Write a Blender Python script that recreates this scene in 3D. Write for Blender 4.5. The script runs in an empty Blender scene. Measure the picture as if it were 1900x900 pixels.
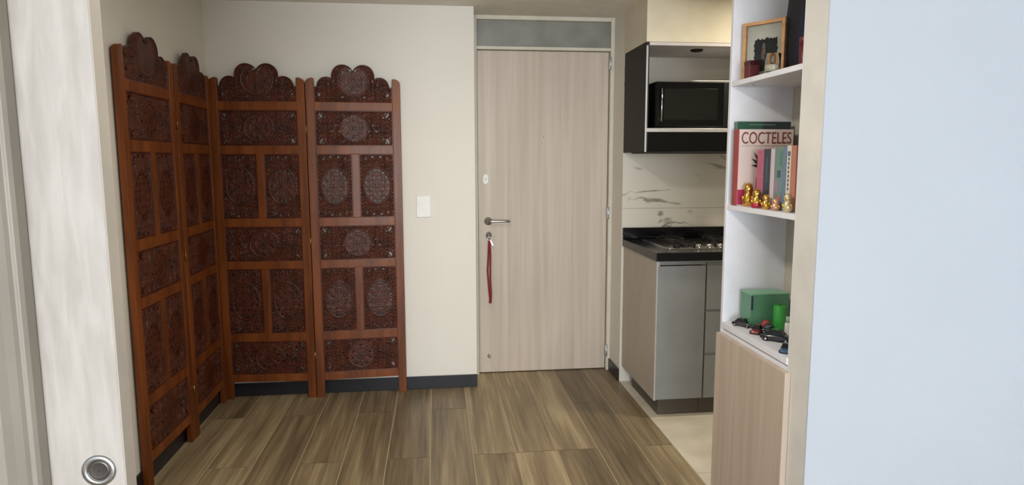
import bpy, math, random
import numpy as np
from mathutils import Matrix, Vector
random.seed(7)
C = bpy.context.scene.collection
SC = bpy.context.scene
PI = math.pi

# ------------------------------------------------------------------ camera
F_PX, YAW, PITCH, ROLL, CAM_H = 1220.1, 0.11513, 0.12323, -0.00241, 1.373
fw = Vector((math.sin(YAW)*math.cos(PITCH), math.cos(YAW)*math.cos(PITCH), -math.sin(PITCH)))
rt = Vector((math.cos(YAW), -math.sin(YAW), 0)); up = rt.cross(fw)
r2 = rt*math.cos(ROLL)+up*math.sin(ROLL); u2 = -rt*math.sin(ROLL)+up*math.cos(ROLL)
cd = bpy.data.cameras.new('camera'); cam = bpy.data.objects.new('camera', cd); C.objects.link(cam)
cam.matrix_world = Matrix(((r2.x,u2.x,-fw.x,0),(r2.y,u2.y,-fw.y,0),(r2.z,u2.z,-fw.z,CAM_H),(0,0,0,1)))
cd.sensor_width = 36; cd.lens = F_PX/1900*36; cd.clip_start = .02
SC.camera = cam
# ------------------------------------------------------------------ exposure, world, lights
SC.view_settings.view_transform = 'Standard'; SC.view_settings.look = 'None'
SC.view_settings.gamma = 1; SC.view_settings.use_curve_mapping = False
SC.view_settings.exposure = 0.55
w = bpy.data.worlds.new('sky'); SC.world = w; w.use_nodes = True
w.node_tree.nodes['Background'].inputs[0].default_value = (.75, .87, 1, 1)
w.node_tree.nodes['Background'].inputs[1].default_value = 1.0
def area(name, loc, aim, sx, sy, power, col, shape='RECTANGLE', spread=PI):
    l = bpy.data.lights.new(name, 'AREA'); l.shape = shape; l.size = sx; l.size_y = sy
    l.energy = power; l.color = col; l.spread = spread
    o = bpy.data.objects.new(name, l); C.objects.link(o); o.location = loc
    o.rotation_euler = (Vector(aim)-Vector(loc)).to_track_quat('-Z', 'Y').to_euler()
    return o
area('window_daylight', (-.15, -5.72, 1.15), (-.15, 3, 1.05), 3.2, 2.0, 250, (.90, .95, 1))
area('hall_ceiling_light', (-.05, 1.8, 2.235), (-.05, 1.8, 0), .26, .26, 15, (1, .93, .83), 'DISK')
area('kitchen_ceiling_light', (1.85, 2.95, 2.235), (1.85, 2.95, 0), .2, .2, 10, (1, .90, .72), 'DISK')

# ------------------------------------------------------------------ helpers
def lin(c):
    return tuple((x/12.92 if x <= .04045 else ((x+.055)/1.055)**2.4) for x in (v/255 for v in c))
def rgb(*c): return (*lin(c), 1)
def mat(name, col, rough=.5, metal=0, col2=None, scale=(8, 8, 8), detail=4, bump=0, bscale=None, spec=.5, trans=0, coat=0, ramp=(.35, .65), dist=0.0, alpha=1, ior=1.45):
    m = bpy.data.materials.new(name); m.use_nodes = True; nt = m.node_tree; b = nt.nodes['Principled BSDF']
    b.inputs['Base Color'].default_value = rgb(*col); b.inputs['Roughness'].default_value = rough
    b.inputs['Metallic'].default_value = metal; b.inputs['Specular IOR Level'].default_value = spec
    b.inputs['Transmission Weight'].default_value = trans; b.inputs['Coat Weight'].default_value = coat
    b.inputs['Coat Roughness'].default_value = .12; b.inputs['Alpha'].default_value = alpha; b.inputs['IOR'].default_value = ior
    tc = nt.nodes.new('ShaderNodeTexCoord'); mp = nt.nodes.new('ShaderNodeMapping'); mp.inputs['Scale'].default_value = scale
    nt.links.new(tc.outputs['Object'], mp.inputs[0])
    nz = nt.nodes.new('ShaderNodeTexNoise'); nz.inputs['Scale'].default_value = 1; nz.inputs['Detail'].default_value = detail
    nz.inputs['Distortion'].default_value = dist
    nt.links.new(mp.outputs[0], nz.inputs['Vector'])
    c2 = col2 or tuple(max(0, x*.96) for x in col)
    cr = nt.nodes.new('ShaderNodeValToRGB'); cr.color_ramp.elements[0].position = ramp[0]; cr.color_ramp.elements[1].position = ramp[1]
    cr.color_ramp.elements[0].color = rgb(*c2); cr.color_ramp.elements[1].color = rgb(*col)
    nt.links.new(nz.outputs['Fac'], cr.inputs[0]); nt.links.new(cr.outputs[0], b.inputs['Base Color'])
    if bump:
        n2 = nz
        if bscale:
            n2 = nt.nodes.new('ShaderNodeTexNoise'); n2.inputs['Scale'].default_value = bscale; nt.links.new(tc.outputs['Object'], n2.inputs['Vector'])
        bp = nt.nodes.new('ShaderNodeBump'); bp.inputs['Strength'].default_value = bump; bp.inputs['Distance'].default_value = .002
        nt.links.new(n2.outputs['Fac'], bp.inputs['Height']); nt.links.new(bp.outputs[0], b.inputs['Normal'])
    return m

class MB:
    def __init__(s): s.v = []; s.f = []; s.sm = []
    def add(s, vs, fs, smooth=False):
        o = len(s.v); s.v += [tuple(v) for v in vs]; s.f += [tuple(i+o for i in f) for f in fs]; s.sm += [smooth]*len(fs); return s
    def box(s, x0, x1, y0, y1, z0, z1):
        return s.add([(x0,y0,z0),(x1,y0,z0),(x1,y1,z0),(x0,y1,z0),(x0,y0,z1),(x1,y0,z1),(x1,y1,z1),(x0,y1,z1)],
            [(0,3,2,1),(4,5,6,7),(0,1,5,4),(1,2,6,5),(2,3,7,6),(3,0,4,7)])
    def prism(s, poly, axis, a, b, smooth=False):
        # poly: counter-clockwise 2-D points in the plane of the two other axes (x: yz, y: xz, z: xy)
        def p(q, t): return {'x': (t, q[0], q[1]), 'y': (q[0], t, q[1]), 'z': (q[0], q[1], t)}[axis]
        n = len(poly); vs = [p(q, a) for q in poly]+[p(q, b) for q in poly]
        fs = [tuple(range(n))[::-1], tuple(range(n, 2*n))]+[(i, (i+1) % n, n+(i+1) % n, n+i) for i in range(n)]
        if axis == 'y': fs = [f[::-1] for f in fs]
        o = len(s.sm); s.add(vs, fs)
        if smooth:
            for i in range(o+2, len(s.sm)): s.sm[i] = True
        return s
    def lathe(s, prof, c=(0,0,0), n=24, axis='z', sx=1, sy=1):
        vs = []; fs = []
        for r, h in prof:
            for k in range(n):
                a = 2*PI*k/n; x, y = r*math.cos(a)*sx, r*math.sin(a)*sy
                q = {'z': (x, y, h), 'y': (x, -h, y), 'x': (h, x, y)}[axis]
                vs.append((c[0]+q[0], c[1]+q[1], c[2]+q[2]))
        for i in range(len(prof)-1):
            for k in range(n):
                a, b = i*n+k, i*n+(k+1) % n; fs.append((a, b, b+n, a+n))
        fs.append(tuple(range(n))[::-1]); fs.append(tuple(range((len(prof)-1)*n, len(prof)*n)))
        return s.add(vs, fs, True)
    def tube(s, pts, r, n=8, closed=False):
        pts = [Vector(p) for p in pts]; vs = []; fs = []; m = len(pts)
        for i, p in enumerate(pts):
            if closed: d = pts[(i+1) % m]-pts[i-1]
            else: d = pts[min(i+1, m-1)]-pts[max(i-1, 0)]
            d.normalize(); a = d.orthogonal() if abs(d.z) > .95 else d.cross(Vector((0, 0, 1))); a.normalize(); b = d.cross(a)
            rr = r[i] if isinstance(r, (list, tuple)) else r
            vs += [tuple(p+a*math.cos(2*PI*k/n)*rr+b*math.sin(2*PI*k/n)*rr) for k in range(n)]
        for i in range(m if closed else m-1):
            j = (i+1) % m
            for k in range(n): fs.append((i*n+k, i*n+(k+1) % n, j*n+(k+1) % n, j*n+k))
        if not closed: fs.append(tuple(range(n))[::-1]); fs.append(tuple(range((m-1)*n, m*n)))
        return s.add(vs, fs, True)
    def mesh(s, name, m):
        me = bpy.data.meshes.new(name); me.from_pydata(s.v, [], s.f); me.polygons.foreach_set('use_smooth', s.sm)
        me.materials.append(m); me.update(); return me
    def build(s, name, m, parent=None, bev=0, loc=None, seg=2):
        o = bpy.data.objects.new(name, s.mesh(name, m)); C.objects.link(o)
        if parent: o.parent = parent
        if loc: o.location = loc
        if bev:
            b = o.modifiers.new('bevel', 'BEVEL'); b.width = bev; b.segments = seg; b.limit_method = 'ANGLE'; b.angle_limit = .7
        return o
def box(name, m, a, b, parent=None, bev=0):
    return MB().box(a[0], b[0], a[1], b[1], a[2], b[2]).build(name, m, parent, bev)
def thing(name, label, cat, loc=(0,0,0), rz=0, group=None):
    o = bpy.data.objects.new(name, None); C.objects.link(o); o.location = loc; o.rotation_euler = (0, 0, rz); o.empty_display_size = .05
    return tag(o, label, cat, group)
def tag(o, label, cat, group=None):
    o['label'] = label; o['category'] = cat
    if group: o['group'] = group
    return o
def struct(o): o['kind'] = 'structure'; return o
def copy_tree(o, parent=None):
    c = o.copy(); C.objects.link(c); c.parent = parent
    for ch in list(o.children): copy_tree(ch, c)
    return c

# ------------------------------------------------------------------ materials
M = {}
M['wall'] = mat('warm white wall paint', (229, 225, 215), .6, col2=(227, 223, 213), scale=(3,3,3), bump=.15, bscale=260)
M['wall_white'] = mat('daylight-tinted white wall paint', (203, 210, 219), .6, col2=(201, 208, 217), scale=(3,3,3), bump=.15, bscale=260)  # the bluish cast of the daylight is put into this paint colour
M['ceiling'] = mat('ceiling paint', (236, 230, 220), .7)
M['soffit'] = mat('soffit paint', (222, 214, 192), .6)
M['skirt'] = mat('black baseboard', (32, 33, 38), .35)
M['entry'] = mat('grey oak laminate', (206, 194, 180), .45, col2=(182, 168, 152), scale=(30, 30, .9), detail=8, ramp=(.25, .75), dist=.25)
M['slide'] = mat('whitewashed oak laminate', (200, 194, 187), .5, col2=(182, 176, 168), scale=(48, 48, 8), detail=12, ramp=(.32, .62), dist=.35, bump=.3)
M['oak'] = mat('pale oak laminate', (206, 190, 174), .5, col2=(188, 171, 155), scale=(30, 30, 1.2), detail=6, ramp=(.3, .7), dist=.3)
M['slide_edge'] = mat('shaded beige door edge', (196, 187, 175), .45)  # shade on the leaf's edge face, painted as a beige colour
M['frame'] = mat('ivory door frame', (212, 206, 190), .45)
M['melamine'] = mat('white melamine', (236, 237, 244), .45)
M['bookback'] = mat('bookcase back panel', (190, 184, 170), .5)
M['post'] = mat('varnished rosewood frame', (130, 70, 27), .42, col2=(96, 48, 16), scale=(22, 22, 2.2), detail=5, dist=.5, coat=.06, spec=.35)
M['rail'] = mat('varnished rosewood rails', (126, 60, 29), .30, col2=(96, 41, 18), scale=(2.2, 22, 22), detail=5, dist=.5, coat=.25)
M['carved'] = mat('dark carved rosewood', (84, 38, 19), .40, col2=(58, 25, 13), scale=(16, 16, 16), detail=4, coat=.05, spec=.4)
M['steel'] = mat('brushed steel', (190, 190, 190), .28, 1)
M['chrome'] = mat('chrome', (215, 215, 215), .12, 1)
M['alu'] = mat('aluminium edge', (205, 205, 208), .35, .7)
M['white_plastic'] = mat('white plastic', (232, 231, 226), .35)
M['granite'] = mat('black granite', (15, 16, 22), .16, col2=(9, 9, 13), scale=(300, 300, 300), detail=2, spec=.35)
M['greige'] = mat('greige cabinet laminate', (184, 174, 161), .5)
M['greyfront'] = mat('grey cabinet front', (136, 138, 139), .35)
M['plinth'] = mat('brown plinth', (84, 76, 68), .5)
M['channel'] = mat('aluminium grip channel', (150, 155, 160), .4, .6)
M['blackcab'] = mat('black cabinet laminate', (20, 19, 19), .6)
M['cabin'] = mat('grey cabinet lining', (206, 201, 202), .5)
M['blackgloss'] = mat('black glossy plastic', (6, 6, 8), .15, spec=.25)
M['blackmatte'] = mat('black matte plastic', (12, 12, 13), .5, spec=.3)
M['glassdark'] = mat('dark oven glass', (7, 8, 9), .14)
M['iron'] = mat('cast iron', (30, 28, 27), .6, .3)
M['tile'] = mat('beige kitchen floor tile', (226, 219, 203), .35, col2=(208, 200, 182), scale=(5, 5, 5), detail=6)
M['frosted'] = mat('frosted transom glass', (150, 150, 142), .3, col2=(132, 134, 126), trans=.1)
M['red_cord'] = mat('red woven cord', (150, 44, 48), .8, col2=(110, 26, 32), scale=(400, 400, 400))
M['brass'] = mat('brass key', (190, 160, 90), .3, 1)
M['dark_hole'] = mat('dark recess', (10, 10, 10), .8)
M['gold'] = mat('shiny gold', (226, 178, 84), .2, .9)
M['clearglass'] = mat('clear glass', (245, 248, 248), .03, trans=1)
M['wax'] = mat('cream candle wax', (232, 222, 196), .5)
M['lightwood'] = mat('light wood frame', (206, 160, 112), .5, col2=(180, 134, 88), scale=(10, 10, 40), detail=4)
M['matboard'] = mat('white mat board', (222, 222, 208), .7)
M['printdark'] = mat('dark picture print', (36, 38, 42), .6, col2=(22, 24, 28), scale=(60, 60, 60))
M['paleprint'] = mat('pale printed figure', (140, 118, 106), .6)
def flat(name, c, r=.5, **k): M[name] = mat(name, c, r, **k); return M[name]

# floor planks: each plank carries its own tone
def plank_material():
    m = bpy.data.materials.new('wood look floor planks'); m.use_nodes = True; nt = m.node_tree; N = nt.nodes; L = nt.links; b = N['Principled BSDF']
    at = N.new('ShaderNodeAttribute'); at.attribute_name = 'tone'
    tc = N.new('ShaderNodeTexCoord'); sep = N.new('ShaderNodeSeparateXYZ'); L.new(tc.outputs['Object'], sep.inputs[0])
    mul = N.new('ShaderNodeMath'); mul.operation = 'MULTIPLY'; mul.inputs[1].default_value = 37; L.new(at.outputs['Fac'], mul.inputs[0])
    def noise(sx, sy, det, dist):
        a = N.new('ShaderNodeMath'); a.operation = 'MULTIPLY'; a.inputs[1].default_value = sx; L.new(sep.outputs[0], a.inputs[0])
        c = N.new('ShaderNodeMath'); c.operation = 'MULTIPLY'; c.inputs[1].default_value = sy; L.new(sep.outputs[1], c.inputs[0])
        cb = N.new('ShaderNodeCombineXYZ'); L.new(a.outputs[0], cb.inputs[0]); L.new(c.outputs[0], cb.inputs[1]); L.new(mul.outputs[0], cb.inputs[2])
        n = N.new('ShaderNodeTexNoise'); n.inputs['Scale'].default_value = 1; n.inputs['Detail'].default_value = det; n.inputs['Distortion'].default_value = dist
        L.new(cb.outputs[0], n.inputs['Vector']); return n.outputs['Fac']
    n1 = noise(14, 1.0, 3, .6); n2 = noise(75, 2.2, 6, .5)
    mx = N.new('ShaderNodeMix'); mx.data_type = 'FLOAT'; mx.inputs[0].default_value = .42; L.new(n1, mx.inputs[2]); L.new(n2, mx.inputs[3])
    tn = N.new('ShaderNodeMath'); tn.operation = 'MULTIPLY_ADD'; tn.inputs[1].default_value = .20; L.new(at.outputs['Fac'], tn.inputs[0]); L.new(mx.outputs[0], tn.inputs[2])
    cr = N.new('ShaderNodeValToRGB'); L.new(tn.outputs[0], cr.inputs[0]); e = cr.color_ramp.elements
    e[0].position = .38; e[0].color = rgb(88, 76, 56); e[1].position = .82; e[1].color = rgb(180, 163, 130)
    x = e.new(.52); x.color = rgb(120, 104, 80); x = e.new(.66); x.color = rgb(146, 129, 100)
    L.new(cr.outputs[0], b.inputs['Base Color']); b.inputs['Roughness'].default_value = .42
    bp = N.new('ShaderNodeBump'); bp.inputs['Strength'].default_value = .15; bp.inputs['Distance'].default_value = .001; L.new(n2, bp.inputs['Height']); L.new(bp.outputs[0], b.inputs['Normal'])
    return m
def marble_material():
    m = bpy.data.materials.new('white veined marble'); m.use_nodes = True; nt = m.node_tree; N = nt.nodes; L = nt.links; b = N['Principled BSDF']
    tc = N.new('ShaderNodeTexCoord'); mp = N.new('ShaderNodeMapping'); mp.inputs['Scale'].default_value = (1.9, 1, 3.6); mp.inputs['Rotation'].default_value = (0, .5, 0)
    mp.inputs['Location'].default_value = (2.3, 0, 1.1)
    L.new(tc.outputs['Object'], mp.inputs[0])
    n = N.new('ShaderNodeTexNoise'); n.inputs['Scale'].default_value = 1.2; n.inputs['Detail'].default_value = 6; n.inputs['Distortion'].default_value = 1.1; L.new(mp.outputs[0], n.inputs['Vector'])
    s = N.new('ShaderNodeMath'); s.operation = 'SUBTRACT'; s.inputs[1].default_value = .5; L.new(n.outputs['Fac'], s.inputs[0])
    a = N.new('ShaderNodeMath'); a.operation = 'ABSOLUTE'; L.new(s.outputs[0], a.inputs[0])
    g = N.new('ShaderNodeTexNoise'); g.inputs['Scale'].default_value = 3.1; g.inputs['Detail'].default_value = 2; L.new(tc.outputs['Object'], g.inputs['Vector'])
    gr = N.new('ShaderNodeMapRange'); gr.inputs[1].default_value = .42; gr.inputs[2].default_value = .62; gr.inputs[3].default_value = .06; gr.inputs[4].default_value = 0; L.new(g.outputs['Fac'], gr.inputs[0])
    ad = N.new('ShaderNodeMath'); ad.operation = 'ADD'; L.new(a.outputs[0], ad.inputs[0]); L.new(gr.outputs[0], ad.inputs[1])
    cr = N.new('ShaderNodeValToRGB'); e = cr.color_ramp.elements; e[0].position = .0; e[0].color = rgb(128, 124, 116); e[1].position = .04; e[1].color = rgb(218, 213, 202)
    L.new(ad.outputs[0], cr.inputs[0]); L.new(cr.outputs[0], b.inputs['Base Color']); b.inputs['Roughness'].default_value = .3
    return m
M['floor'] = plank_material(); M['marble'] = marble_material()
M['grout'] = mat('pale floor grout', (192, 177, 146), .7)

# ------------------------------------------------------------------ room
XL, YB, YD, XE, XR, YK, HC = -1.2556, 3.9027, 4.1464, .2331, 1.1232, 3.8857, 2.2529
TB = 1.126       # wood / tile boundary
# floor: planks 0.2 m wide, 1.2 m long, staggered by half
def make_floor():
    v = []; f = []; tones = []; mi = []
    def quad(x0, x1, y0, y1, z, t, k):
        o = len(v); v.extend([(x0,y0,z),(x1,y0,z),(x1,y1,z),(x0,y1,z)]); f.append((o,o+1,o+2,o+3)); tones.append(t); mi.append(k)
    quad(-2.8, 3.2, -6.0, 4.3, -.0016, 0, 1)
    stagger = {0: 2.945, 1: 2.955, 2: 2.962}
    k = -14
    while True:
        x0 = -.045+.2*k; x1 = x0+.2
        if x0 > 3.2: break
        right = x1 > TB
        if right: x1 = min(x1, TB) if x0 < TB else x1
        base = 3.548 if (k % 2 == 0 and k not in (2,)) else 2.952
        y = base-9.6
        while y < 4.3:
            y0, y1 = max(y, -6.0), min(y+1.2, 4.3)
            lim = 4.3
            if x0 >= TB-.05: lim = 1.80
            if x0 < TB < x0+.2: lim = 4.3
            if y1 > y0 and y0 < lim:
                quad(max(x0,-2.8)+.0022, x1-.0022, y0+.002, min(y1, lim)-.002, 0, random.random(), 0)
            y += 1.2
        k += 1
    me = bpy.data.meshes.new('floor'); me.from_pydata(v, [], f); me.materials.append(M['floor']); me.materials.append(M['grout'])
    me.polygons.foreach_set('material_index', mi)
    a = me.attributes.new('tone', 'FLOAT', 'FACE'); a.data.foreach_set('value', tones)
    o = bpy.data.objects.new('floor', me); C.objects.link(o); return struct(o)
make_floor()
# kitchen tiles
tl = MB()
for i in range(4):
    for j in range(5):
        x0 = TB+.6*i; y0 = 1.45+.6*j
        a, b_ = x0+.0015, min(x0+.6, 3.1)-.0015; c, d = max(y0, 1.92)+.0015, min(y0+.6, 3.9)-.0015
        if b_ > a and d > c: tl.box(a, b_, c, d, -.004, .0006)
struct(tl.build('floor', M['tile']))
struct(MB().box(-2.8, 3.2, -6.0, 4.3, -.10, -.006).build('floor', M['grout']))

struct(box('ceiling', M['ceiling'], (-2.8, -6.0, HC), (3.2, 4.3, HC+.1)))
struct(box('wall_back', M['wall'], (XL-.1, YB, 0), (XE, YB+.40, HC)))
struct(box('wall_left', M['wall'], (XL-.1, 1.26, 0), (XL, YB, HC)))
struct(box('wall_partition', M['wall'], (-2.6, 1.16, 0), (-.86, 1.26, HC)))
struct(box('wall_entry_right', M['wall'], (XR, YK+.012, 0), (XR+.1, YD+.16, HC)))
struct(box('wall_kitchen', M['marble'], (XR, YK, 0), (3.1, YK+.012, 2.0)))
struct(box('wall_kitchen_back', M['wall'], (XR+.1, YK+.012, 0), (3.1, YK+.1, HC)))
# thin joint line of the marble slabs
struct(box('trim_1', mat('marble joint', (150, 144, 132), .6), (XR+.003, YK-.0006, 1.084), (3.1, YK+.002, 1.0865)))
struct(box('wall_soffit', M['soffit'], (XR, 3.4804, 2.0), (3.1, YK+.012, HC)))
struct(box('wall_kitchen_right', M['wall'], (3.1, 1.92, 0), (3.2, YK+.1, HC)))
struct(box('wall_right', M['wall_white'], (1.1113, 1.8013, 0), (3.2, 1.8085, HC)))
struct(box('trim_3', mat('greyish white reveal paint', (224, 222, 216), .6), (1.1113, 1.8085, 0), (3.2, 1.925, HC)))  # end face of the same wall, coloured without the daylight tint
struct(box('wall_right_side', M['wall_white'], (2.6, -6.0, 0), (2.7, 1.8, HC)))
struct(box('wall_left_side', M['wall_white'], (-2.7, -6.0, 0), (-2.6, 1.26, HC)))
# wall behind the camera, with the balcony window
fb = MB(); fb.box(-2.7, -1.85, -6.0, -5.85, 0, HC).box(1.55, 2.7, -6.0, -5.85, 0, HC).box(-1.85, 1.55, -6.0, -5.85, 2.18, HC).box(-1.85, 1.55, -6.0, -5.85, 0, .08)
struct(fb.build('wall_front', M['wall_white']))
wf = struct(MB().box(-1.85, -1.79, -5.95, -5.88, .08, 2.18).box(1.49, 1.55, -5.95, -5.88, .08, 2.18).box(-.18, -.12, -5.95, -5.88, .08, 2.18)
    .box(-1.85, 1.55, -5.95, -5.88, 2.12, 2.18).box(-1.85, 1.55, -5.95, -5.88, .08, .14).build('window_1', M['frame']))
box('pane', M['clearglass'], (-1.79, -5.925, .14), (1.49, -5.919, 2.12), wf)
# corridor wall added beyond the entry door, keeps sky glow out of the transom
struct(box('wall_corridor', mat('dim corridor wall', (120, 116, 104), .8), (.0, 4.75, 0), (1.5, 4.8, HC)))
# baseboards
struct(box('baseboard_back', M['skirt'], (XL, YB-.010, 0), (XE+.001, YB, .078), None, .002))
struct(box('baseboard_left', M['skirt'], (XL, 1.26, 0), (XL+.010, YB-.01, .078), None, .002))
struct(box('baseboard_entry', M['skirt'], (XR-.010, YK+.001, 0), (XR, YD-.03, .078), None, .002))

# ------------------------------------------------------------------ entry door
frm = MB(); y0, y1 = YD-.03, YD+.12
frm.box(.2331, .262, y0, y1, 0, HC).box(1.100, XR, y0, y1, 0, HC).box(.262, 1.100, y0, y1, 2.229, HC).box(.262, 1.100, y0, y1, 2.052, 2.070)
d1 = struct(frm.build('door_1', M['frame'], None, .0015))
box('transom_pane', M['frosted'], (.262, YD+.005, 2.070), (1.100, YD+.011, 2.229), d1)
leaf = MB().box(.265, 1.096, YD, YD+.042, .006, 2.049).build('door_leaf', M['entry'], d1, .002)
ds = MB().prism([(.313+.0165*math.copysign(abs(math.cos(a))**.7, math.cos(a)), 1.260+.031*math.copysign(abs(math.sin(a))**.8, math.sin(a))) for a in [2*PI*i/32 for i in range(32)]], 'y', YD-.006, YD)
dbp = ds.build('deadbolt_plate', M['white_plastic'], d1, .001); dbp['label'] = 'white oval deadbolt plate'
MB().lathe([(.006, 0), (.006, .003), (.003, .004)], (.313, YD-.006, 1.262), 16, 'y').build('keyhole', M['steel'], dbp)
hd = MB().lathe([(.026, 0), (.026, .006), (.023, .009), (.010, .010), (.010, .045), (.010, .05)], (.328, YD, .995), 28, 'y').build('lever_handle', M['steel'], d1); hd['label'] = 'brushed steel lever handle'
MB().tube([(.328, YD-.045, .995), (.345, YD-.050, .996), (.38, YD-.052, .997), (.43, YD-.051, .996), (.462, YD-.05, .995)], [.0085, .0085, .008, .0075, .007], 12).build('lever', M['steel'], hd)
MB().lathe([(.019, 0), (.019, .005), (.016, .008), (.009, .009), (.009, .016)], (.330, YD, .905), 28, 'y', 1, 1.25).build('lock_cylinder', M['steel'], d1)
MB().lathe([(.007, 0), (.007, .002), (.004, .003)], (.673, YD, 1.521), 16, 'y').build('peephole', M['steel'], d1)
st = MB().lathe([(.010, 0), (.010, .004), (.004, .006), (.004, .02), (.008, .022), (.008, .03)], (.327, YD, .118), 16, 'y').build('door_bumper', M['steel'], d1)
for z in (1.976, 1.04, .135):
    h = MB().tube([(1.098, YD-.036, z-.038), (1.098, YD-.036, z+.038)], .006, 12); h.box(1.090, 1.108, YD-.033, YD-.0305, z-.036, z+.036)
    h.build('hinge', M['alu'], d1)

# key with a long red lanyard hanging out of the lock
kt = thing('key_lanyard', 'bunch of keys in the door lock with a long red lanyard hanging down', 'keys', (.330, YD-.016, .905))
k = MB(); k.box(-.0015, .0015, -.022, 0, -.004, .004); k.lathe([(.001, -.002), (.012, -.002), (.012, .002), (.001, .002)], (0, -.034, -.006), 20, 'x'); k.build('key', M['chrome'], kt)
k = MB(); k.tube([(.012*math.sin(a), -.034, -.018+.012*math.cos(a)) for a in [2*PI*i/20 for i in range(20)]], .0012, 6, True); ring = k.build('key_ring', M['chrome'], kt)
k = MB(); k.prism([(.004,-.028),(.012,-.026),(.026,-.058),(.020,-.062)], 'y', -.036, -.034); k.build('key', M['steel'], kt)
cord = [(-.002, -.033, -.03), (-.004, -.03, -.08), (-.007, -.026, -.15), (-.012, -.024, -.22), (-.006, -.022, -.30), (.000, -.02, -.38), (.006, -.02, -.425), (.010, -.02, -.415), (.010, -.022, -.36), (.006, -.024, -.28), (.006, -.026, -.20), (.007, -.028, -.12), (.004, -.031, -.06), (.001, -.033, -.03)]
k = MB().tube(cord, .0054, 8); k.tube([(.004, -.021, -.415), (.005, -.02, -.432)], .009, 10); k.build('lanyard', M['red_cord'], kt)

# light switch on the back wall
sw = thing('light_switch', 'white square light switch on the wall left of the entry door', 'light switch', (-.072, YB, 1.109))
MB().box(-.042, .042, -.007, 0, -.064, .064).build('cover_plate', M['white_plastic'], sw, .003)
MB().box(-.026, .026, -.0085, -.007, -.034, .034).build('insert', M['white_plastic'], sw, .001)
MB().box(-.011, .011, -.0125, -.0085, -.017, .017).build('rocker', M['white_plastic'], sw, .001)

# ------------------------------------------------------------------ sliding door in front, left
d2 = struct(MB().box(-1.55, -.5095, 1.08, 1.114, .008, 2.235).build('door_2', M['slide'], None, .001))
eb = MB().box(-.5095, -.5075, 1.0805, 1.1135, .008, 2.235).build('door_edge_face', M['slide_edge'], d2)
pull = MB().lathe([(.0262, .0), (.0262, .0015), (.0245, .003), (.0185, .0034), (.0165, .002), (.0160, .0005)], (-.548, 1.08, .878), 40, 'y').build('flush_pull', M['steel'], d2); pull['label'] = 'round steel flush pull'
MB().lathe([(.0158, .0009), (.0150, .0014), (.013, .0012), (.008, .0010), (.001, .0009)], (-.548, 1.08, .878), 40, 'y').build('pull_dish', mat('darker steel dish', (120, 116, 114), .3, 1), pull)  # dish in a darker steel than its ring
prof = [(-.95, 1.078), (-.95, 1.026), (-.680, 1.026), (-.676, 1.034), (-.668, 1.034), (-.664, 1.026), (-.652, 1.026), (-.643, 1.036), (-.634, 1.044), (-.630, 1.050), (-.624, 1.050), (-.620, 1.056), (-.620, 1.078)]
struct(MB().prism(prof[::1], 'z', 0, HC).build('trim_2', mat('greige door jamb profile', (164, 156, 144), .4), None, .001))

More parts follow.
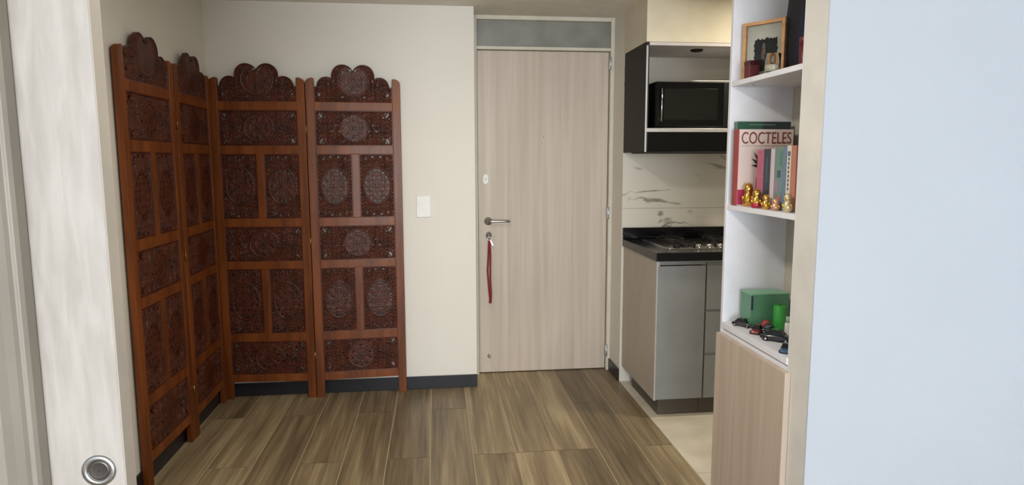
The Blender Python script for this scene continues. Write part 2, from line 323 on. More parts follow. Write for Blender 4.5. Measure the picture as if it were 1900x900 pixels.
# ------------------------------------------------------------------ carved folding screen
def carved_mesh(name, w, h, kind, mt, d=.010, step=.0023):
    nx, nz = int(w/step)+1, int(h/step)+1
    X, S = np.meshgrid(np.linspace(-w/2, w/2, nx), np.linspace(0, 1, nz))
    if kind == 'crest':
        xs = X[0]; top = np.full(nx, .086)+.012*np.cos(xs/w*PI)**2
        for cx, cz, r, ext in ((-.056, .146, .062, 1), (.056, .146, .062, 1), (-.146, .088, .052, 1), (.146, .088, .052, 1)):
            dd = r*r-(xs-cx)**2; t = np.where(dd > 0, cz+np.sqrt(np.maximum(dd, 0)), 0); top = np.maximum(top, t)
        Z = S*top[None, :]; edge = np.minimum((1-S)*top[None, :], w/2-np.abs(X)); H = top[None, :]
    else:
        Z = S*h; edge = np.minimum(np.minimum(Z, h-Z), w/2-np.abs(X))
    zc = {'crest': .12}.get(kind, h/2)
    y = Z-zc; th = np.arctan2(y, X)
    if kind == 'wide': a, b = .078, .078*h/.18
    elif kind == 'tall': a, b = .074*w/.19, .098*h/.35
    else: a, b = .085, .085
    if kind == 'wide': b = .070
    r = np.sqrt((X/a)**2+(y/b)**2)
    petal = (.5+.5*np.cos(8*th))*(.55+.45*np.cos(9*r))+.35*np.exp(-((r-.62)/.06)**2)
    inner = (.25+.75*petal)*np.clip(1.2-abs(r-.55)*1.1, 0, 1)
    ringh = np.exp(-((r-1)/.07)**2)
    # scrolling vines outside the medallion, mirrored left to right and top to bottom
    ax, ay = np.abs(X), np.abs(y)
    sc = np.sin(165*ax+2.6*np.sin(120*ay)+.6)*np.sin(150*ay+2.4*np.sin(130*ax))
    vine = 1/(1+np.exp(-9*(np.abs(sc)-.30)))
    leafv = vine*(.72+.28*np.cos(420*ax+300*ay))
    Hh = np.where(r < 1, .25+.45*inner+.3*leafv, leafv); Hh = np.maximum(Hh, ringh)
    ctr = .8*np.exp(-(r/.12)**4); Hh = np.maximum(Hh, ctr)
    bord = np.clip((edge-.004)/.003, 0, 1)
    Hh = Hh*bord+(1-bord)*.95
    Hh = np.where((edge > .0055) & (edge < .0085), .1, Hh)
    hole = np.zeros_like(X, bool)
    def drop(cx, cz, ra, rb, ang):
        c, s = math.cos(ang), math.sin(ang); u = (X-cx)*c+(Z-cz)*s; v = -(X-cx)*s+(Z-cz)*c
        return (u/(ra*1.2))**2+(v/(rb*1.45))**2 < 1
    if kind == 'wide':
        for sx in (-1, 1):
            for sz in (-1, 1):
                ang = sx*sz*.8
                for (dx, dz, ra, rb, da) in ((.030, .026, .0105, .0035, 0), (.040, .016, .004, .0025, .5), (.018, .040, .004, .0025, .5), (.052, .034, .0045, .0024, 1.2), (.024, .014, .0026, .0026, 0)):
                    hole |= drop(sx*(w/2-dx), h/2+sz*(h/2-dz), ra, rb, ang+da*sx*sz)
            for k in range(3): hole |= drop(sx*(.082+.020*k), h/2+(.014 if k % 2 else -.016), .0048, .0024, sx*(.6+k))
        for k in range(10): a_ = 2*PI*(k+.5)/10; hole |= drop(.052*math.cos(a_), h/2+.056*math.sin(a_), .0040, .0022, a_+PI/2)
    elif kind == 'tall':
        for sz in (-1, 1):
            for k in (-1, 1): hole |= drop(k*.022, h/2+sz*(h/2-.017), .0060, .0030, 0)
            for k in (-1, 1): hole |= drop(k*.060, h/2+sz*(h/2-.026), .0050, .0026, k*sz*.7)
        for k in range(16):
            a_ = 2*PI*(k+.5)/16; hole |= drop(.064*math.cos(a_), h/2+.085*math.sin(a_), .0060, .0026, a_+PI/2)
        for k in range(8):
            a_ = 2*PI*(k+.5)/8; hole |= drop(.036*math.cos(a_), h/2+.050*math.sin(a_), .0050, .0026, a_+.6)
    else:
        for sx in (-1, 1):
            hole |= drop(sx*.014, .178, .0065, .0038, sx*.9)
            hole |= drop(sx*.108, .118, .0060, .0024, PI/2+sx*.2)
            hole |= drop(sx*.188, .042, .0085, .0040, PI/2-sx*.5); hole |= drop(sx*.060, .030, .0055, .0026, 0)
            hole |= drop(sx*.135, .098, .0045, .0022, sx*.5)
    hole &= edge > .009
    Y = -d-.0040*Hh
    n = nx*nz
    vf = np.stack([X.ravel(), Y.ravel(), Z.ravel()], 1); vb = np.stack([X.ravel(), np.zeros(n), Z.ravel()], 1)
    V = np.concatenate([vf, vb]); idx = np.arange(n).reshape(nz, nx)
    keep = ~(hole[:-1, :-1] | hole[1:, 1:])
    a_, b_, c_, d_ = idx[:-1, :-1][keep], idx[:-1, 1:][keep], idx[1:, 1:][keep], idx[1:, :-1][keep]
    fr = np.stack([a_, b_, c_, d_], 1); bk = fr[:, ::-1]+n
    kp = np.pad(keep, 1); side = []
    I, J = np.nonzero(keep)
    for di, dj, e in ((-1, 0, (0, 1)), (0, 1, (1, 2)), (1, 0, (2, 3)), (0, -1, (3, 0))):
        mm = ~kp[I+1+di, J+1+dj]; q = fr[mm]; p0, p1 = q[:, e[0]], q[:, e[1]]
        side.append(np.stack([p1, p0, p0+n, p1+n], 1))
    Fc = np.concatenate([fr, bk]+side)
    me = bpy.data.meshes.new(name); me.from_pydata(V.tolist(), [], Fc.tolist()); me.materials.append(mt); me.update(); return me

PW, PH, PT = .520, 1.835, .026       # width, post height, thickness of one leaf of the screen
PST = .047
me_crest = carved_mesh('crest', PW-2*PST, .2, 'crest', M['carved'])
me_wide = carved_mesh('carved_panel', PW-2*PST, .182, 'wide', M['carved'])
TW = (PW-2*PST-.042)/2
me_tallA = carved_mesh('carved_panel', TW, .352, 'tall', M['carved'])
def screen_frame_mesh():
    b = MB()
    for s in (-1, 1):
        x = s*(PW/2-PST/2); a = PST/2-.0005
        # post with a top that rounds off on its outer side
        o = 1 if s > 0 else -1
        pl = [(x-a, 0), (x+a, 0)]
        tp = [(x+o*a, PH-.034), (x+o*a*.92, PH-.020), (x+o*a*.6, PH-.010), (x-o*a*.1, PH-.002), (x-o*a*.7, PH), (x-o*a, PH-.004)]
        if s < 0: tp = tp[::-1]
        b.prism(pl+tp, 'y', -PT/2, PT/2)
    return b
fmb = screen_frame_mesh()
for z0, z1 in ((1.656, 1.704), (1.414, 1.462), (1.006, 1.054), (.764, .810), (.340, .390), (.100, .146)):
    fmb.box(-PW/2+PST-.001, PW/2-PST+.001, -PT/2+.002, PT/2-.002, z0, z1)
for z0, z1 in ((1.053, 1.415), (.389, .765)): fmb.box(-.021, .021, -PT/2+.002, PT/2-.002, z0, z1)
post_me = fmb.mesh('screen_leaf', M['post'])
def obj(name, me, parent, loc=(0,0,0), sc=None, bev=0):
    o = bpy.data.objects.new(name, me); C.objects.link(o); o.parent = parent; o.location = loc
    if sc: o.scale = sc
    if bev:
        m = o.modifiers.new('bevel', 'BEVEL'); m.width = bev; m.segments = 2; m.limit_method = 'ANGLE'
    return o
scr = thing('folding_screen', 'tall carved reddish brown wooden folding screen standing in the corner', 'folding screen', (XL+.06, YB-.06, 0))
def leaf_of_screen(p, q, lean=0):
    p, q = Vector(p), Vector(q); mid = (p+q)/2; ang = math.atan2(q.y-p.y, q.x-p.x)
    fr = obj('screen_leaf', post_me, scr, (mid.x-scr.location.x, mid.y-scr.location.y, 0), None, .0025); fr.rotation_euler = (lean, 0, ang)
    obj('crest', me_crest, fr, (0, .004, 1.702))
    hw = .182
    for z0, z1 in ((1.461, 1.657), (.809, 1.007), (.145, .341)):
        obj('carved_panel', me_wide, fr, (0, .004, z0), (1, 1, (z1-z0)/.182))
    for z0, z1 in ((1.053, 1.415), (.389, .765)):
        for s in (-1, 1): obj('carved_panel', me_tallA, fr, (s*(.021+TW/2), .004, z0), (1, 1, (z1-z0)/.352))
    return fr
leaf_of_screen((-1.232, 2.785, 0), (-1.222, 3.305, 0))
leaf_of_screen((-1.220, 3.312, 0), (-1.230, 3.834, 0))
leaf_of_screen((-1.232, 3.864, 0), (-.713, 3.838, 0))
leaf_of_screen((-.711, 3.838, 0), (-.192, 3.872, 0))
for i, (x, y) in enumerate(((-1.206, 3.3075), (-.712, 3.8245))):
    for z in (.25, .92, 1.55):
        h = MB().tube([(x-scr.location.x, y-scr.location.y, z-.022), (x-scr.location.x, y-scr.location.y, z+.022)], .0025, 8).build('hinge', M['brass'], scr)

# ------------------------------------------------------------------ kitchen
bc = thing('base_cabinet', 'greige kitchen base cabinet with one grey door under the black worktop', 'cabinet', (1.137, 3.275, 0))
def rel(o, par): o.location = Vector(o.location)-Vector(par.location); return o
def pbox(par, name, m, a, b, bev=.001): 
    L_ = par.location
    return MB().box(a[0]-L_.x, b[0]-L_.x, a[1]-L_.y, b[1]-L_.y, a[2]-L_.z, b[2]-L_.z).build(name, m, par, bev)
KX = 1.137
g = MB(); 
for a, b in (((KX, 3.277, .10), (KX+.018, YK-.001, .855)), ((1.392, 3.295, .10), (1.409, YK-.001, .855)), ((KX+.018, 3.295, .10), (1.392, YK-.001, .118)), ((KX+.018, YK-.010, .118), (1.392, YK-.001, .855))):
    g.box(a[0]-KX, b[0]-KX, a[1]-3.275, b[1]-3.275, a[2], b[2])
g.build('body', M['greige'], bc, .0008)
pbox(bc, 'edge_strip', M['alu'], (KX, 3.274, .10), (KX+.008, 3.277, .855), 0)
pbox(bc, 'door', M['greyfront'], (KX+.010, 3.275, .104), (1.4055, 3.294, .826))
pbox(bc, 'grip_channel', M['channel'], (KX+.010, 3.284, .830), (1.409, 3.294, .855))
pbox(bc, 'plinth', M['plinth'], (1.178, 3.325, 0), (1.409, 3.800, .10))
dc = thing('drawer_cabinet', 'grey kitchen cabinet with three stacked drawers beside the bookcase', 'cabinet', (1.410, 3.275, 0))
g = MB()
for a, b in (((0, .02, .10), (.017, .61, .855)), ((.573, .02, .10), (.59, .61, .855)), ((.017, .02, .10), (.573, .61, .118)), ((.017, .60, .118), (.573, .61, .855))): g.box(a[0], b[0], a[1], b[1], a[2], b[2])
g.build('body', M['greige'], dc, .0008)
for z0, z1 in ((.104, .338), (.352, .574), (.588, .826)):
    d = MB().box(.0035, .5885, 0, .019, z0, z1).build('drawer', M['greyfront'], dc, .001)
    MB().box(.0035, .5885, .008, .019, z1, z1+.011).build('grip_channel', M['channel'], d)
MB().box(0, .59, .009, .019, .838, .855).build('top_channel', M['channel'], dc)
MB().box(0, .59, .05, .525, 0, .10).build('plinth', M['plinth'], dc)
ct = thing('countertop', 'glossy black stone worktop with low upstand against the marble wall', 'worktop', (XR, 3.25, .855))
MB().box(.004, .90, 0, YK-3.25-.0005, 0, .045).build('slab', M['granite'], ct, .003)
MB().box(.004, .90, YK-3.25-.020, YK-3.25-.0005, .045, .114).build('upstand', M['granite'], ct, .002)
# cooktop
ck = thing('cooktop', 'stainless steel gas cooktop set into the black worktop', 'cooktop', (1.46, 3.60, .900))
def rrect(x0, x1, y0, y1, r, n=5):
    p = []
    for cx, cy, a0 in ((x1-r, y0+r, -PI/2), (x1-r, y1-r, 0), (x0+r, y1-r, PI/2), (x0+r, y0+r, PI)):
        for i in range(n+1): a = a0+PI/2*i/n; p.append((cx+r*math.cos(a), cy+r*math.sin(a)))
    return p
MB().prism(rrect(-.232, .33, -.235, .225, .02), 'z', .0002, .0055).build('steel_plate', M['chrome'], ck, .0015)
def burner(x, y, r):
    b = MB().lathe([(r, .0055), (r, .009), (r*.86, .011), (r*.8, .015), (r*.55, .015), (r*.5, .019), (.002, .020)], (x, y, 0), 24).build('burner', M['iron'], ck)
    g_ = MB()
    for i in range(4):
        a = PI/4+PI/2*i; c, s = math.cos(a), math.sin(a)
        g_.tube([(x+c*r*.7, y+s*r*.7, .024), (x+c*r*1.7, y+s*r*1.7, .024), (x+c*r*1.75, y+s*r*1.75, .0055)], .004, 8)
    g_.tube([(x+r*1.7*math.cos(2*PI*i/24), y+r*1.7*math.sin(2*PI*i/24), .020) for i in range(24)], .0035, 6, True)
    g_.build('pan_support', M['iron'], ck)
for x, y, r in ((-.09, -.10, .035), (-.09, .12, .045), (.17, .12, .035), (.17, -.10, .045)): burner(x, y, r)
for i in range(4):
    MB().lathe([(.015, .0055), (.014, .022), (.010, .025), (.001, .025)], (-.05+.06*i, -.205, 0), 20).build('knob', M['chrome'], ck)

# wall cabinet with the microwave niche
wc = thing('wall_cabinet', 'black sided open wall cabinet holding the microwave above the worktop', 'cabinet', (XR, 3.4804, 1.42))
pbox(wc, 'side_panel', M['blackcab'], (XR+.0005, 3.4825, 1.420), (XR+.018, YK-.0005, 1.999))
pbox(wc, 'side_panel', M['blackcab'], (1.860, 3.4825, 1.420), (1.878, YK-.0005, 1.999))
pbox(wc, 'edge_strip', M['alu'], (XR+.0005, 3.478, 1.420), (XR+.0095, 3.4822, 1.980), .0005)
pbox(wc, 'top_panel', M['cabin'], (XR+.018, 3.4825, 1.982), (1.860, YK-.0005, 1.999))
sh = pbox(wc, 'shelf', M['cabin'], (XR+.018, 3.4825, 1.529), (1.860, YK-.0005, 1.545))
pbox(wc, 'shelf_edge', M['alu'], (XR+.0098, 3.478, 1.527), (1.860, 3.4822, 1.547), .0005)
sl = MB().lathe([(.034, 0), (.034, -.006), (.028, -.010), (.022, -.006), (.001, -.005)], (1.448-XR, 3.60-3.4804, 1.982-1.42), 28).build('spotlight', M['iron'], wc)
sl['label'] = 'small dark round recessed spotlight'
rh = thing('range_hood', 'black built-in range hood beneath the microwave shelf', 'range hood', (1.45, 3.4804, 1.415))
MB().box(-.305, .288, .008, .395, .006, .112).build('housing', M['blackmatte'], rh, .002)
MB().box(-.307, .289, .002, .008, .006, .110).build('front_panel', M['blackgloss'], rh, .001)
MB().box(-.307, .289, -.012, .30, -.002, .006).build('visor', M['blackmatte'], rh, .002)
mw = thing('microwave', 'black microwave oven on the shelf of the wall cabinet', 'microwave', (1.187, 3.492, 1.547))
MB().box(0, .47, .014, .345, .006, .250).build('body', M['blackmatte'], mw, .006)
for x in (.04, .43):
    for y in (.05, .30): MB().lathe([(.012, 0), (.012, .007)], (x, y, -.001), 12).build('foot', M['blackmatte'], mw)
MB().box(.002, .375, 0, .014, .010, .246).build('door', M['blackgloss'], mw, .003)
MB().box(.045, .345, -.001, .001, .045, .212).build('window', M['glassdark'], mw, .001)
MB().box(.377, .468, 0, .014, .010, .246).build('control_panel', M['blackmatte'], mw, .003)
MB().tube([(.026, .0, .030), (.026, -.016, .038), (.026, -.018, .12), (.026, -.016, .208), (.026, .0, .216)], .0038, 10).build('handle', M['chrome'], mw)
tr = MB().prism(rrect(1.40, 1.63, 3.53, 3.73, .03), 'z', 1.7975, 1.803); tr.prism(rrect(1.395, 1.635, 3.525, 3.735, .032), 'z', 1.803, 1.808)
tag(tr.build('tray', M['white_plastic'], None, .001), 'thin white tray lying on top of the microwave', 'tray')

# ------------------------------------------------------------------ bookcase
BX, BN, BF, BB = 1.1113, 1.9255, 2.435, 1.372
bk = thing('bookcase', 'white built-in bookcase with open shelves and a pale oak lower door', 'bookcase', (BX, 2.18, 0))
pbox(bk, 'side_panel', M['melamine'], (BX, 2.417, 0), (BB, BF, HC-.002))
pbox(bk, 'side_panel', M['melamine'], (BX, BN, 0), (BB, BN+.004, HC-.002), 0)
pbox(bk, 'back_panel', M['bookback'], (BB-.012, BN+.004, 0), (BB, 2.417, HC-.002), 0)
for z in (1.648, 1.187):
    pbox(bk, 'shelf', M['melamine'], (BX+.001, BN+.004, z), (BB-.012, 2.417, z+.018))
pbox(bk, 'shelf', M['melamine'], (BX-.004, BN+.004, .722), (BB-.012, 2.417, .745))
pbox(bk, 'carcass_top', M['melamine'], (BX+.001, BN+.004, .698), (BB-.012, 2.417, .716))
pbox(bk, 'carcass_floor', M['melamine'], (BX+.001, BN+.004, .06), (BB-.012, 2.417, .078))
pbox(bk, 'door', M['oak'], (BX-.0205, BN-.020, .05), (BX-.001, 2.424, .702))
for z in (1.645, 1.184):
    for y in (2.02, 2.34):
        for x in (BX+.05,): 
            L_ = bk.location; MB().lathe([(.004, 0), (.004, .003)], (x-L_.x, y-L_.y, z), 10).build('shelf_pin', M['steel'], bk)

# ---- top shelf
TS = 1.666
pf = thing('photo_frame', 'light wood photo frame with a dark ragged picture on white mat', 'picture frame', (1.138, 2.392, TS), math.atan2(2.262-2.392, 1.232-1.138))
W_, H_ = .160, .208
b = MB().box(0, .013, -.001, .020, 0, H_).box(W_-.013, W_, -.001, .020, 0, H_).box(.013, W_-.013, -.001, .020, 0, .013).box(.013, W_-.013, -.001, .020, H_-.013, H_)
b.build('frame', M['lightwood'], pf, .001)
MB().box(.013, W_-.013, .012, .014, .013, H_-.013).build('mat_board', M['matboard'], pf)
rp = []; x0, x1, z0, z1 = .042, .128, .030, .145
for i in range(24): rp.append((x0+(x1-x0)*i/24, z0+random.uniform(-.003, .003)))
for i in range(20): rp.append((x1+random.uniform(-.003, .003), z0+(z1-z0)*i/20))
for i in range(24): rp.append((x1-(x1-x0)*i/24, z1+random.uniform(-.004, .004)))
for i in range(20): rp.append((x0+random.uniform(-.003, .003), z1-(z1-z0)*i/20))
pr = MB().prism(rp, 'y', .0105, .012).build('picture', M['printdark'], pf)
MB().lathe([(.001, .0), (.008, .001), (.009, .02), (.005, .038), (.0065, .046), (.004, .056), (.001, .058)], (0, 0, 0), 14, 'z', 1, .06).build('printed_figure', M['paleprint'], pr, 0, (.078, .0104, .072))
MB().box(.013, W_-.013, .008, .0095, .013, H_-.013).build('glass', mat('picture glass', (250, 250, 250), .02, trans=1, ior=1.1), pf)
MB().box(.013, W_-.013, .015, .018, .013, H_-.013).build('backing', M['blackmatte'], pf)
def tagged(mb, name, m, label, cat, bev=.001, loc=None, group=None): return tag(mb.build(name, m, None, bev, loc), label, cat, group)
cj = thing('candle_jar', 'clear glass jar with a cream candle in front of the photo frame', 'candle', (1.138, 2.165, TS))
MB().lathe([(.024, 0), (.026, .002), (.027, .064), (.0252, .064), (.0245, .005), (.001, .005)], (0, 0, 0), 28).build('jar', mat('thin jar glass', (245, 248, 248), .03, trans=1, ior=1.12), cj)
MB().lathe([(.0240, .0055), (.0242, .027), (.001, .026)], (0, 0, 0), 28).build('wax', M['wax'], cj)
MB().tube([(0, 0, .026), (.0006, 0, .034)], .0008, 6).build('wick', M['blackmatte'], cj)
rt_ = thing('candle_tin', 'small dark red tin in front of the photo frame', 'tin', (1.140, 2.315, TS))
MB().prism(rrect(-.020, .020, -.020, .020, .004), 'z', 0, .058).build('tin', flat('dark red tin', (96, 36, 40), .45), rt_, .001)
MB().prism(rrect(-.0212, .0212, -.0212, .0212, .004), 'z', .046, .062).build('lid', flat('darker red lid', (66, 22, 28), .4), rt_, .001)
def soft(b, c, rx, ry, rz, e=.6, n=24, m=14, lean=0):
    vs = []; fs = []
    def sg(v, p): return math.copysign(abs(v)**p, v)
    for i in range(m+1):
        t = -PI/2+PI*i/m
        for k in range(n):
            a = 2*PI*k/n; z = sg(math.sin(t), e)*rz
            vs.append((c[0]+sg(math.cos(t), e)*sg(math.cos(a), e)*rx*(1-.12*z/rz), c[1]+sg(math.cos(t), e)*sg(math.sin(a), e)*ry*(1-.18*z/rz)+lean*z, c[2]+z))
    for i in range(m):
        for k in range(n): fs.append((i*n+k, i*n+(k+1) % n, (i+1)*n+(k+1) % n, (i+1)*n+k))
    return b.add(vs, fs, True)
bg = thing('fabric_bag', 'black soft bag filling the shelf behind the photo frame', 'bag', (1.298, 2.165, TS))
soft(MB(), (0, 0, .215), .055, .158, .215, .55).build('bag_body', flat('black bag cloth', (30, 32, 38), .75, bump=.5, bscale=60), bg)
soft(MB(), (-.046, -.05, .12), .018, .09, .095, .5).build('front_pocket', flat('navy bag cloth', (32, 36, 58), .75, bump=.5, bscale=60), bg)
MB().tube([(-.02, -.06, .41), (-.025, -.05, .46), (-.025, 0, .485), (-.025, .05, .46), (-.02, .06, .41)], .009, 10).build('handle', M['blackmatte'], bg)
rb = thing('red_tin', 'tall dark red canister in front of the black bag', 'canister', (1.172, 2.020, TS))
MB().lathe([(.019, 0), (.020, .002), (.020, .076)], (0, 0, 0), 28).build('can', flat('deep red lacquer', (100, 38, 44), .45), rb)
MB().lathe([(.0208, .070), (.0208, .090), (.018, .094), (.001, .095)], (0, 0, 0), 28).build('lid', flat('red lid', (108, 42, 48), .4), rb)

# ---- middle shelf
MS = 1.205
def book(name, label, w, d, h, col, loc, rz, coat=.4, page=(226, 220, 204)):
    # origin: bottom corner of the spine and front cover; spine in the local plane x = 0, cover in the plane y = 0
    o = thing(name, label, 'book', loc, rz, 'books standing on the middle shelf'); t = .0022
    cm = mat(name+' cover', col, .35, coat=coat)
    MB().box(0, w, 0, t, 0, h).box(0, w, d-t, d, 0, h).box(0, t, t, d-t, 0, h).build('cover', cm, o, .0006)
    MB().box(t, w-.004, t, d-t, .003, h-.003).build('pages', mat('book pages', page, .8, col2=(200, 192, 172), scale=(1, 600, 1)), o)
    return o
cb = book('cocktail_book', 'pale pink cover book titled COCTELES leaning upright on the middle shelf', .219, .028, .283, (232, 214, 206), (1.114, 2.352, MS), 0)
sp = MB().box(-.0012, .0, -.0008, .0285, 0, .283).box(0, .006, -.0008, 0, 0, .283).build('spine', flat('red book spine', (160, 70, 68), .4), cb); sp['label'] = 'red cloth spine'
def text(txt, size, sx, ext, m, parent, loc, name):
    cu = bpy.data.curves.new('t', 'FONT'); cu.body = txt; cu.size = size; cu.extrude = ext; cu.align_x = 'LEFT'
    to = bpy.data.objects.new('t', cu); C.objects.link(to); dg = bpy.context.evaluated_depsgraph_get(); dg.update()
    me = bpy.data.meshes.new_from_object(to.evaluated_get(dg)); bpy.data.objects.remove(to)
    co = np.array([v.co[:] for v in me.vertices]); x0, x1, y0, y1 = co[:, 0].min(), co[:, 0].max(), co[:, 1].min(), co[:, 1].max()
    for v in me.vertices: v.co = ((v.co.x-x0)/(x1-x0)*sx, -v.co.z, (v.co.y-y0)/(y1-y0)*size)
    me.materials.clear(); me.materials.append(m); o = bpy.data.objects.new(name, me); C.objects.link(o); o.parent = parent; o.location = loc; return o
text('COCTELES', .043, .194, .0005, flat('dark red lettering', (128, 62, 58), .5), cb, (.016, -.0008, .230), 'title_lettering')
MB().box(.016, .212, -.0008, 0, .2215, .2232).build('title_line', flat('grey rule', (178, 150, 146), .6), cb)
def blades(pts, m, name, parent, y):
    b = MB()
    for (x, z, a, l, wd) in pts:
        c, s = math.cos(a), math.sin(a)
        b.prism([(x-s*wd, z+c*wd*0-wd*0), (x+c*l*.5+s*wd, z+s*l*.5-c*wd), (x+c*l, z+s*l), (x+c*l*.5-s*wd, z+s*l*.5+c*wd)], 'y', y, y+.0006)
    return b.build(name, m, parent)
blades([(.098, .148, 2.55, .050, .006), (.098, .150, 2.15, .058, .006), (.098, .145, 3.0, .042, .005), (.100, .150, 1.75, .050, .006), (.100, .140, 2.8, .030, .005), (.10, .150, 1.3, .045, .005)], flat('dark green leaf print', (46, 62, 58), .5), 'leaf_print', cb, -.0012)
MB().prism([(.076, .030), (.116, .030), (.120, .10), (.112, .135), (.100, .142), (.088, .132), (.078, .10)], 'y', -.0013, -.0006).build('drink_print', flat('magenta drink print', (184, 58, 104), .5), cb)
MB().box(.007, .074, -.0011, 0, .004, .060).build('cloth_print', flat('raspberry cloth print', (176, 52, 92), .5), cb)
gb = book('green_book', 'taller green hardcover book standing behind the pink cocktail book', .212, .028, .313, (50, 90, 72), (1.127, 2.3835, MS), 0)
MB().box(.100, .2095, -.0005, 0, .2845, .3125).build('dark_band', flat('slate cover band', (52, 62, 66), .4), gb)
MB().box(.045, .150, -.0009, -.0004, .300, .3025).build('cover_line', flat('pale green print line', (120, 150, 136), .5), gb)
def spine_book(name, label, y, d, h, col, x=1.155, w=.16, extra=None):
    y *= 1.0303; d *= 1.03
    # spine faces the room (-x); y is the far face, d the thickness toward the camera
    o = thing(name, label, 'book', (x, y-d, MS), 0, 'books standing on the middle shelf'); cm = mat(name+' cover', col, .4, coat=.3); t = .002
    MB().box(0, w, 0, t, 0, h).box(0, w, d-t, d, 0, h).box(0, t, t, d-t, 0, h).build('cover', cm, o, .0006)
    MB().box(t, w-.003, t, d-t, .003, h-.003).build('pages', M['wax'], o)
    if extra:
        for (a, b_, z0, z1, c, nm) in extra: MB().box(-.0006, 0, a*d, b_*d, z0, z1).build(nm, flat(name+nm+str(z0), c, .5), o)
    return o
spine_book('pink_book', 'dusty pink spined book next to the cocktail book', 2.207, .044, .205, (188, 96, 124))
spine_book('slate_book', 'dark slate blue spined book between pink and white books', 2.161, .046, .208, (46, 56, 70), extra=[(.35, .6, .09, .18, (78, 92, 108), 'spine_print')])
spine_book('white_book', 'thin white spined book beside the dark slate book', 2.113, .024, .208, (214, 196, 202))
spine_book('patterned_book', 'grey green book with blue and pink flowered spine', 2.087, .050, .212, (112, 140, 134), extra=[(.1, .5, .02, .05, (196, 112, 120), 'spine_print'), (.4, .9, .06, .10, (150, 138, 160), 'spine_print'), (.2, .6, .11, .135, (82, 92, 118), 'spine_print'), (.05, .35, .15, .2, (92, 140, 118), 'spine_print')])
spine_book('blue_book', 'muted blue spined book beside the flowered spine', 2.035, .022, .214, (104, 132, 158))
spine_book('cream_book', 'cream spined book with small dark lettering marks', 2.011, .026, .216, (226, 220, 206), extra=[(.35, .65, .07+.014*i, .079+.014*i, (96, 92, 104), 'spine_mark') for i in range(8)]+[(.2, .8, .182, .198, (110, 116, 132), 'spine_mark')])
spine_book('coral_book', 'coral orange spined book nearest the beige wall', 1.983, .028, .216, (196, 126, 104))
# golden figurines in front of the books
def doll_profile(h, r): return [(r*.62, 0), (r*.86, .006), (r, h*.22), (r*.96, h*.38), (r*.66, h*.53), (r*.60, h*.58), (r*.74, h*.68), (r*.78, h*.78), (r*.62, h*.90), (r*.30, h*.98), (.0008, h)]
def figurine(label, loc, h, r, body, belt=None):
    o = thing('gold_figurine', label, 'figurine', loc, -.6, 'golden figurines on the middle shelf')
    MB().lathe(doll_profile(h, r), (0,0,0), 28).build('body', body, o)
    for s in (-1, 1):
        MB().lathe([(.001, -.1*h), (r*.20, -.07*h), (r*.26, 0), (r*.20, .07*h), (.001, .1*h)], (s*r*.80, -r*.55, h*.36), 12).build('arm', M['gold'], o)
        MB().lathe([(r*.22, 0), (r*.16, h*.06), (.0005, h*.11)], (s*r*.45, 0, h*.86), 10).build('ear', M['gold'], o)
    MB().lathe([(r*.40, 0), (r*.34, .0016), (.001, .003)], (0, -r*.62, h*.72), 16, 'y').build('face', flat('warm gold face '+str(h), (240, 208, 140), .25, metal=.7), o)
    if belt: MB().lathe([(r*.90, 0), (r*1.03, h*.10), (r*1.03, h*.22), (r*.98, h*.27)], (0,0,.001), 28).build('base_band', belt, o)
    return o
red_m = flat('ruby red glaze', (168, 34, 52), .2, coat=.6); pale_gold = flat('pale gold glaze', (222, 206, 160), .25, metal=.5)
rose = flat('rose gold glaze', (212, 160, 130), .25, metal=.5)
figurine('largest shiny gold figurine in front of the cocktail book', (1.148, 2.318, MS), .086, .021, M['gold'])
figurine('gold figurine with a ruby red base beside the largest one', (1.133, 2.224, MS), .068, .0185, M['gold'], red_m)
figurine('small gold figurine in front of the pink and slate spines', (1.135, 2.160, MS), .052, .0155, M['gold'])
figurine('small rose gold figurine in front of the flowered spine', (1.135, 2.095, MS), .042, .0150, rose)
figurine('pale gold figurine nearest the beige wall on the middle shelf', (1.135, 2.018, MS), .062, .0160, pale_gold)

# ---- lower shelf
LS = .745
gbx = thing('green_box', 'translucent green plastic box at the back of the lower shelf', 'box', (1.245, 2.345, LS))
gm = mat('translucent green plastic', (102, 160, 122), .22, trans=.25)
g = MB().box(-.075, .075, -.042, -.039, .002, .126).box(-.075, .075, .039, .042, .002, .126).box(-.075, -.072, -.039, .039, .002, .126).box(.072, .075, -.039, .039, .002, .126).box(-.075, .075, -.042, .042, 0, .002)
g.build('shell', gm, gbx, .0006); MB().box(-.0765, .0765, -.0435, .0435, .126, .131).build('lid', flat('pale green lid', (120, 176, 136), .3), gbx, .001)
MB().box(-.076, -.068, -.0445, -.042, .070, .122).build('clip', flat('navy clip', (36, 44, 66), .4), gbx, .001)
gc = thing('green_candle', 'bright green pillar candle in front of the green box', 'candle', (1.262, 2.262, LS))
MB().lathe([(.0215, 0), (.022, .002), (.022, .092), (.020, .094), (.001, .092)], (0,0,0), 28).build('wax', flat('bright green wax', (62, 162, 70), .4), gc)
MB().tube([(0,0,.092), (.001,0,.101)], .001, 6).build('wick', M['blackmatte'], gc)
wt = thing('white_tube', 'slim white tube standing beside the bright green candle', 'tube', (1.243, 2.168, LS))
MB().lathe([(.010, 0), (.011, .004), (.011, .048), (.009, .052)], (0,0,0), 20).build('tube_body', M['white_plastic'], wt)
MB().lathe([(.0075, .052), (.0075, .072), (.006, .074), (.001, .074)], (0,0,0), 20).build('cap', flat('pale green cap', (170, 200, 170), .4), wt)
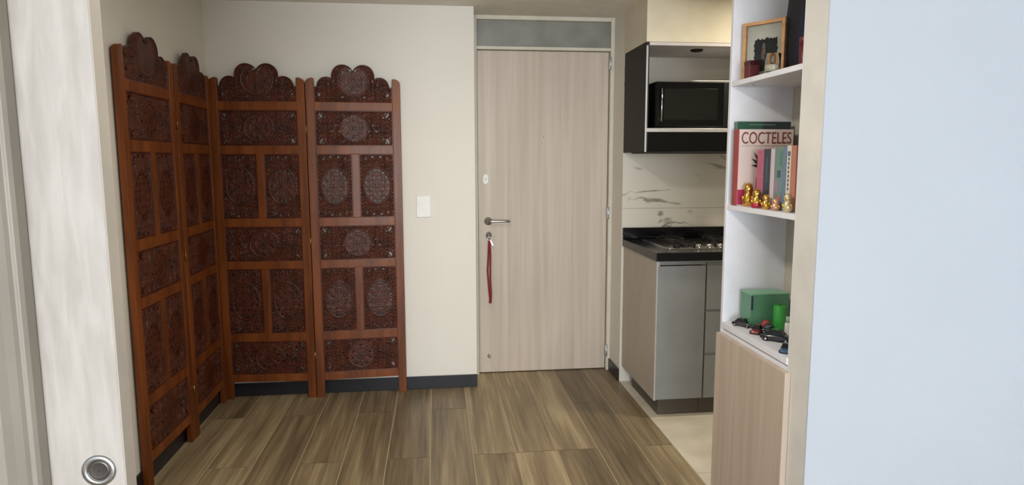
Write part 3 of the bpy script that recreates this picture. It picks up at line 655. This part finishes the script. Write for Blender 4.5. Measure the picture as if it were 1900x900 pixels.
def car(label, loc, rz, L, W, H, col, glass=(24, 26, 30), top=None, name='toy_car', lift=0):
    o = thing(name, label, 'toy car', loc, rz, 'toy cars on the lower shelf'); cm = mat('car paint '+label[:12], col, .2, coat=.8, metal=.2)
    r = H*.20; base = r*.75
    hl = L/2
    # body: lofted cross sections along x
    secs = [(-1.0, .42, .80, .10), (-.93, .50, .92, .02), (-.60, .56, 1.0, 0), (-.1, .60, 1.0, 0), (.35, .58, 1.0, 0), (.75, .50, .97, 0), (.94, .42, .88, .02), (1.0, .34, .76, .08)]
    vs = []; fs = []; n = 12
    for t, hh, ww, z in secs:
        zt = H*hh; zb = base+z*H; hw = W/2*ww
        prof = [(-hw*.86, zb), (hw*.86, zb), (hw, zb+.12*(zt-zb)), (hw, zb+.45*(zt-zb)), (hw*.97, zb+.75*(zt-zb)), (hw*.84, zt*.985), (hw*.5, zt*1.02), (-hw*.5, zt*1.02), (-hw*.84, zt*.985), (-hw*.97, zb+.75*(zt-zb)), (-hw, zb+.45*(zt-zb)), (-hw, zb+.12*(zt-zb))]
        vs += [(t*hl, a, b_) for a, b_ in prof]
    for i in range(len(secs)-1):
        for k in range(n): fs.append((i*n+k, i*n+(k+1) % n, (i+1)*n+(k+1) % n, (i+1)*n+k))
    fs.append(tuple(range(n))[::-1]); fs.append(tuple(range((len(secs)-1)*n, len(secs)*n)))
    MB().add(vs, fs, True).build('body', cm, o)
    # cabin
    vs = []; lo, hi = H*.57, H
    for x0, x1, ww, z in ((-.72, .48, .84, lo), (-.45, .18, .68, hi-.004*H), (-.40, .12, .60, hi)):
        for x, y in ((x0, -1), (x1, -1), (x1, 1), (x0, 1)): vs.append((x*hl, y*W/2*ww, z))
    fs = [(3,2,1,0), (8,9,10,11)]+[(j*4+k, j*4+(k+1) % 4, j*4+4+(k+1) % 4, j*4+4+k) for j in (0, 1) for k in range(4)]
    MB().add(vs, fs).build('cabin', mat('car glass '+label[:12], glass, .1), o, .0015)
    MB().box(-.40*hl, .13*hl, -W*.31, W*.31, H*.992, H*1.02).build('roof', mat('car roof '+label[:12], top or col, .2, coat=.8), o, .001)
    wm = M['blackmatte']
    for sx in (-.62, .62):
        for sy in (-1, 1):
            wl = MB().lathe([(r*.4, -.004), (r, -.004), (r*1.05, 0), (r, .004), (r*.4, .004)], (sx*hl, sy*W*.44, r), 20, 'y').build('wheel', wm, o)
            MB().lathe([(r*.55, .0), (r*.5, .0008), (.001, .001)], (sx*hl, sy*W*.44-(.0042 if sy < 0 else -.0042), r), 16, 'y').build('hubcap', M['chrome'], wl)
    for sy in (-1, 1): MB().lathe([(.001, 0), (H*.07, .0), (H*.06, .002), (.001, .003)], (hl*.985, sy*W*.30, H*.36), 12, 'x').build('headlight', M['chrome'], o)
    return o
car('dark grey toy car at the far left of the lower shelf', (1.158, 2.335, LS), -.95, .082, .036, .030, (58, 54, 52), name='toy_car')
car('small dark red toy car beside the dark grey one', (1.160, 2.232, LS), -2.3, .066, .034, .030, (128, 34, 42), name='toy_car')
car('black toy car, largest on the lower shelf', (1.182, 2.125, LS), -.75, .110, .052, .040, (36, 38, 46), name='toy_car')
car('dark green toy car between the red car and the green box', (1.208, 2.225, LS), -.5, .070, .034, .034, (30, 66, 56), name='toy_car')
car('small blue toy car at the near end of the lower shelf', (1.142, 1.995, LS), -2.2, .070, .034, .028, (64, 98, 138), name='toy_car')
rbll = thing('red_ball', 'small pinkish red toy ball resting against the green box', 'ball', (1.222, 2.283, LS))
bp = [(.001, 0)]+[(.0175*math.sin(PI*i/12), .0175-.0175*math.cos(PI*i/12)) for i in range(1, 12)]+[(.001, .035)]
MB().lathe(bp, (0,0,0), 24).build('ball', flat('coral red rubber', (178, 66, 78), .5), rbll)
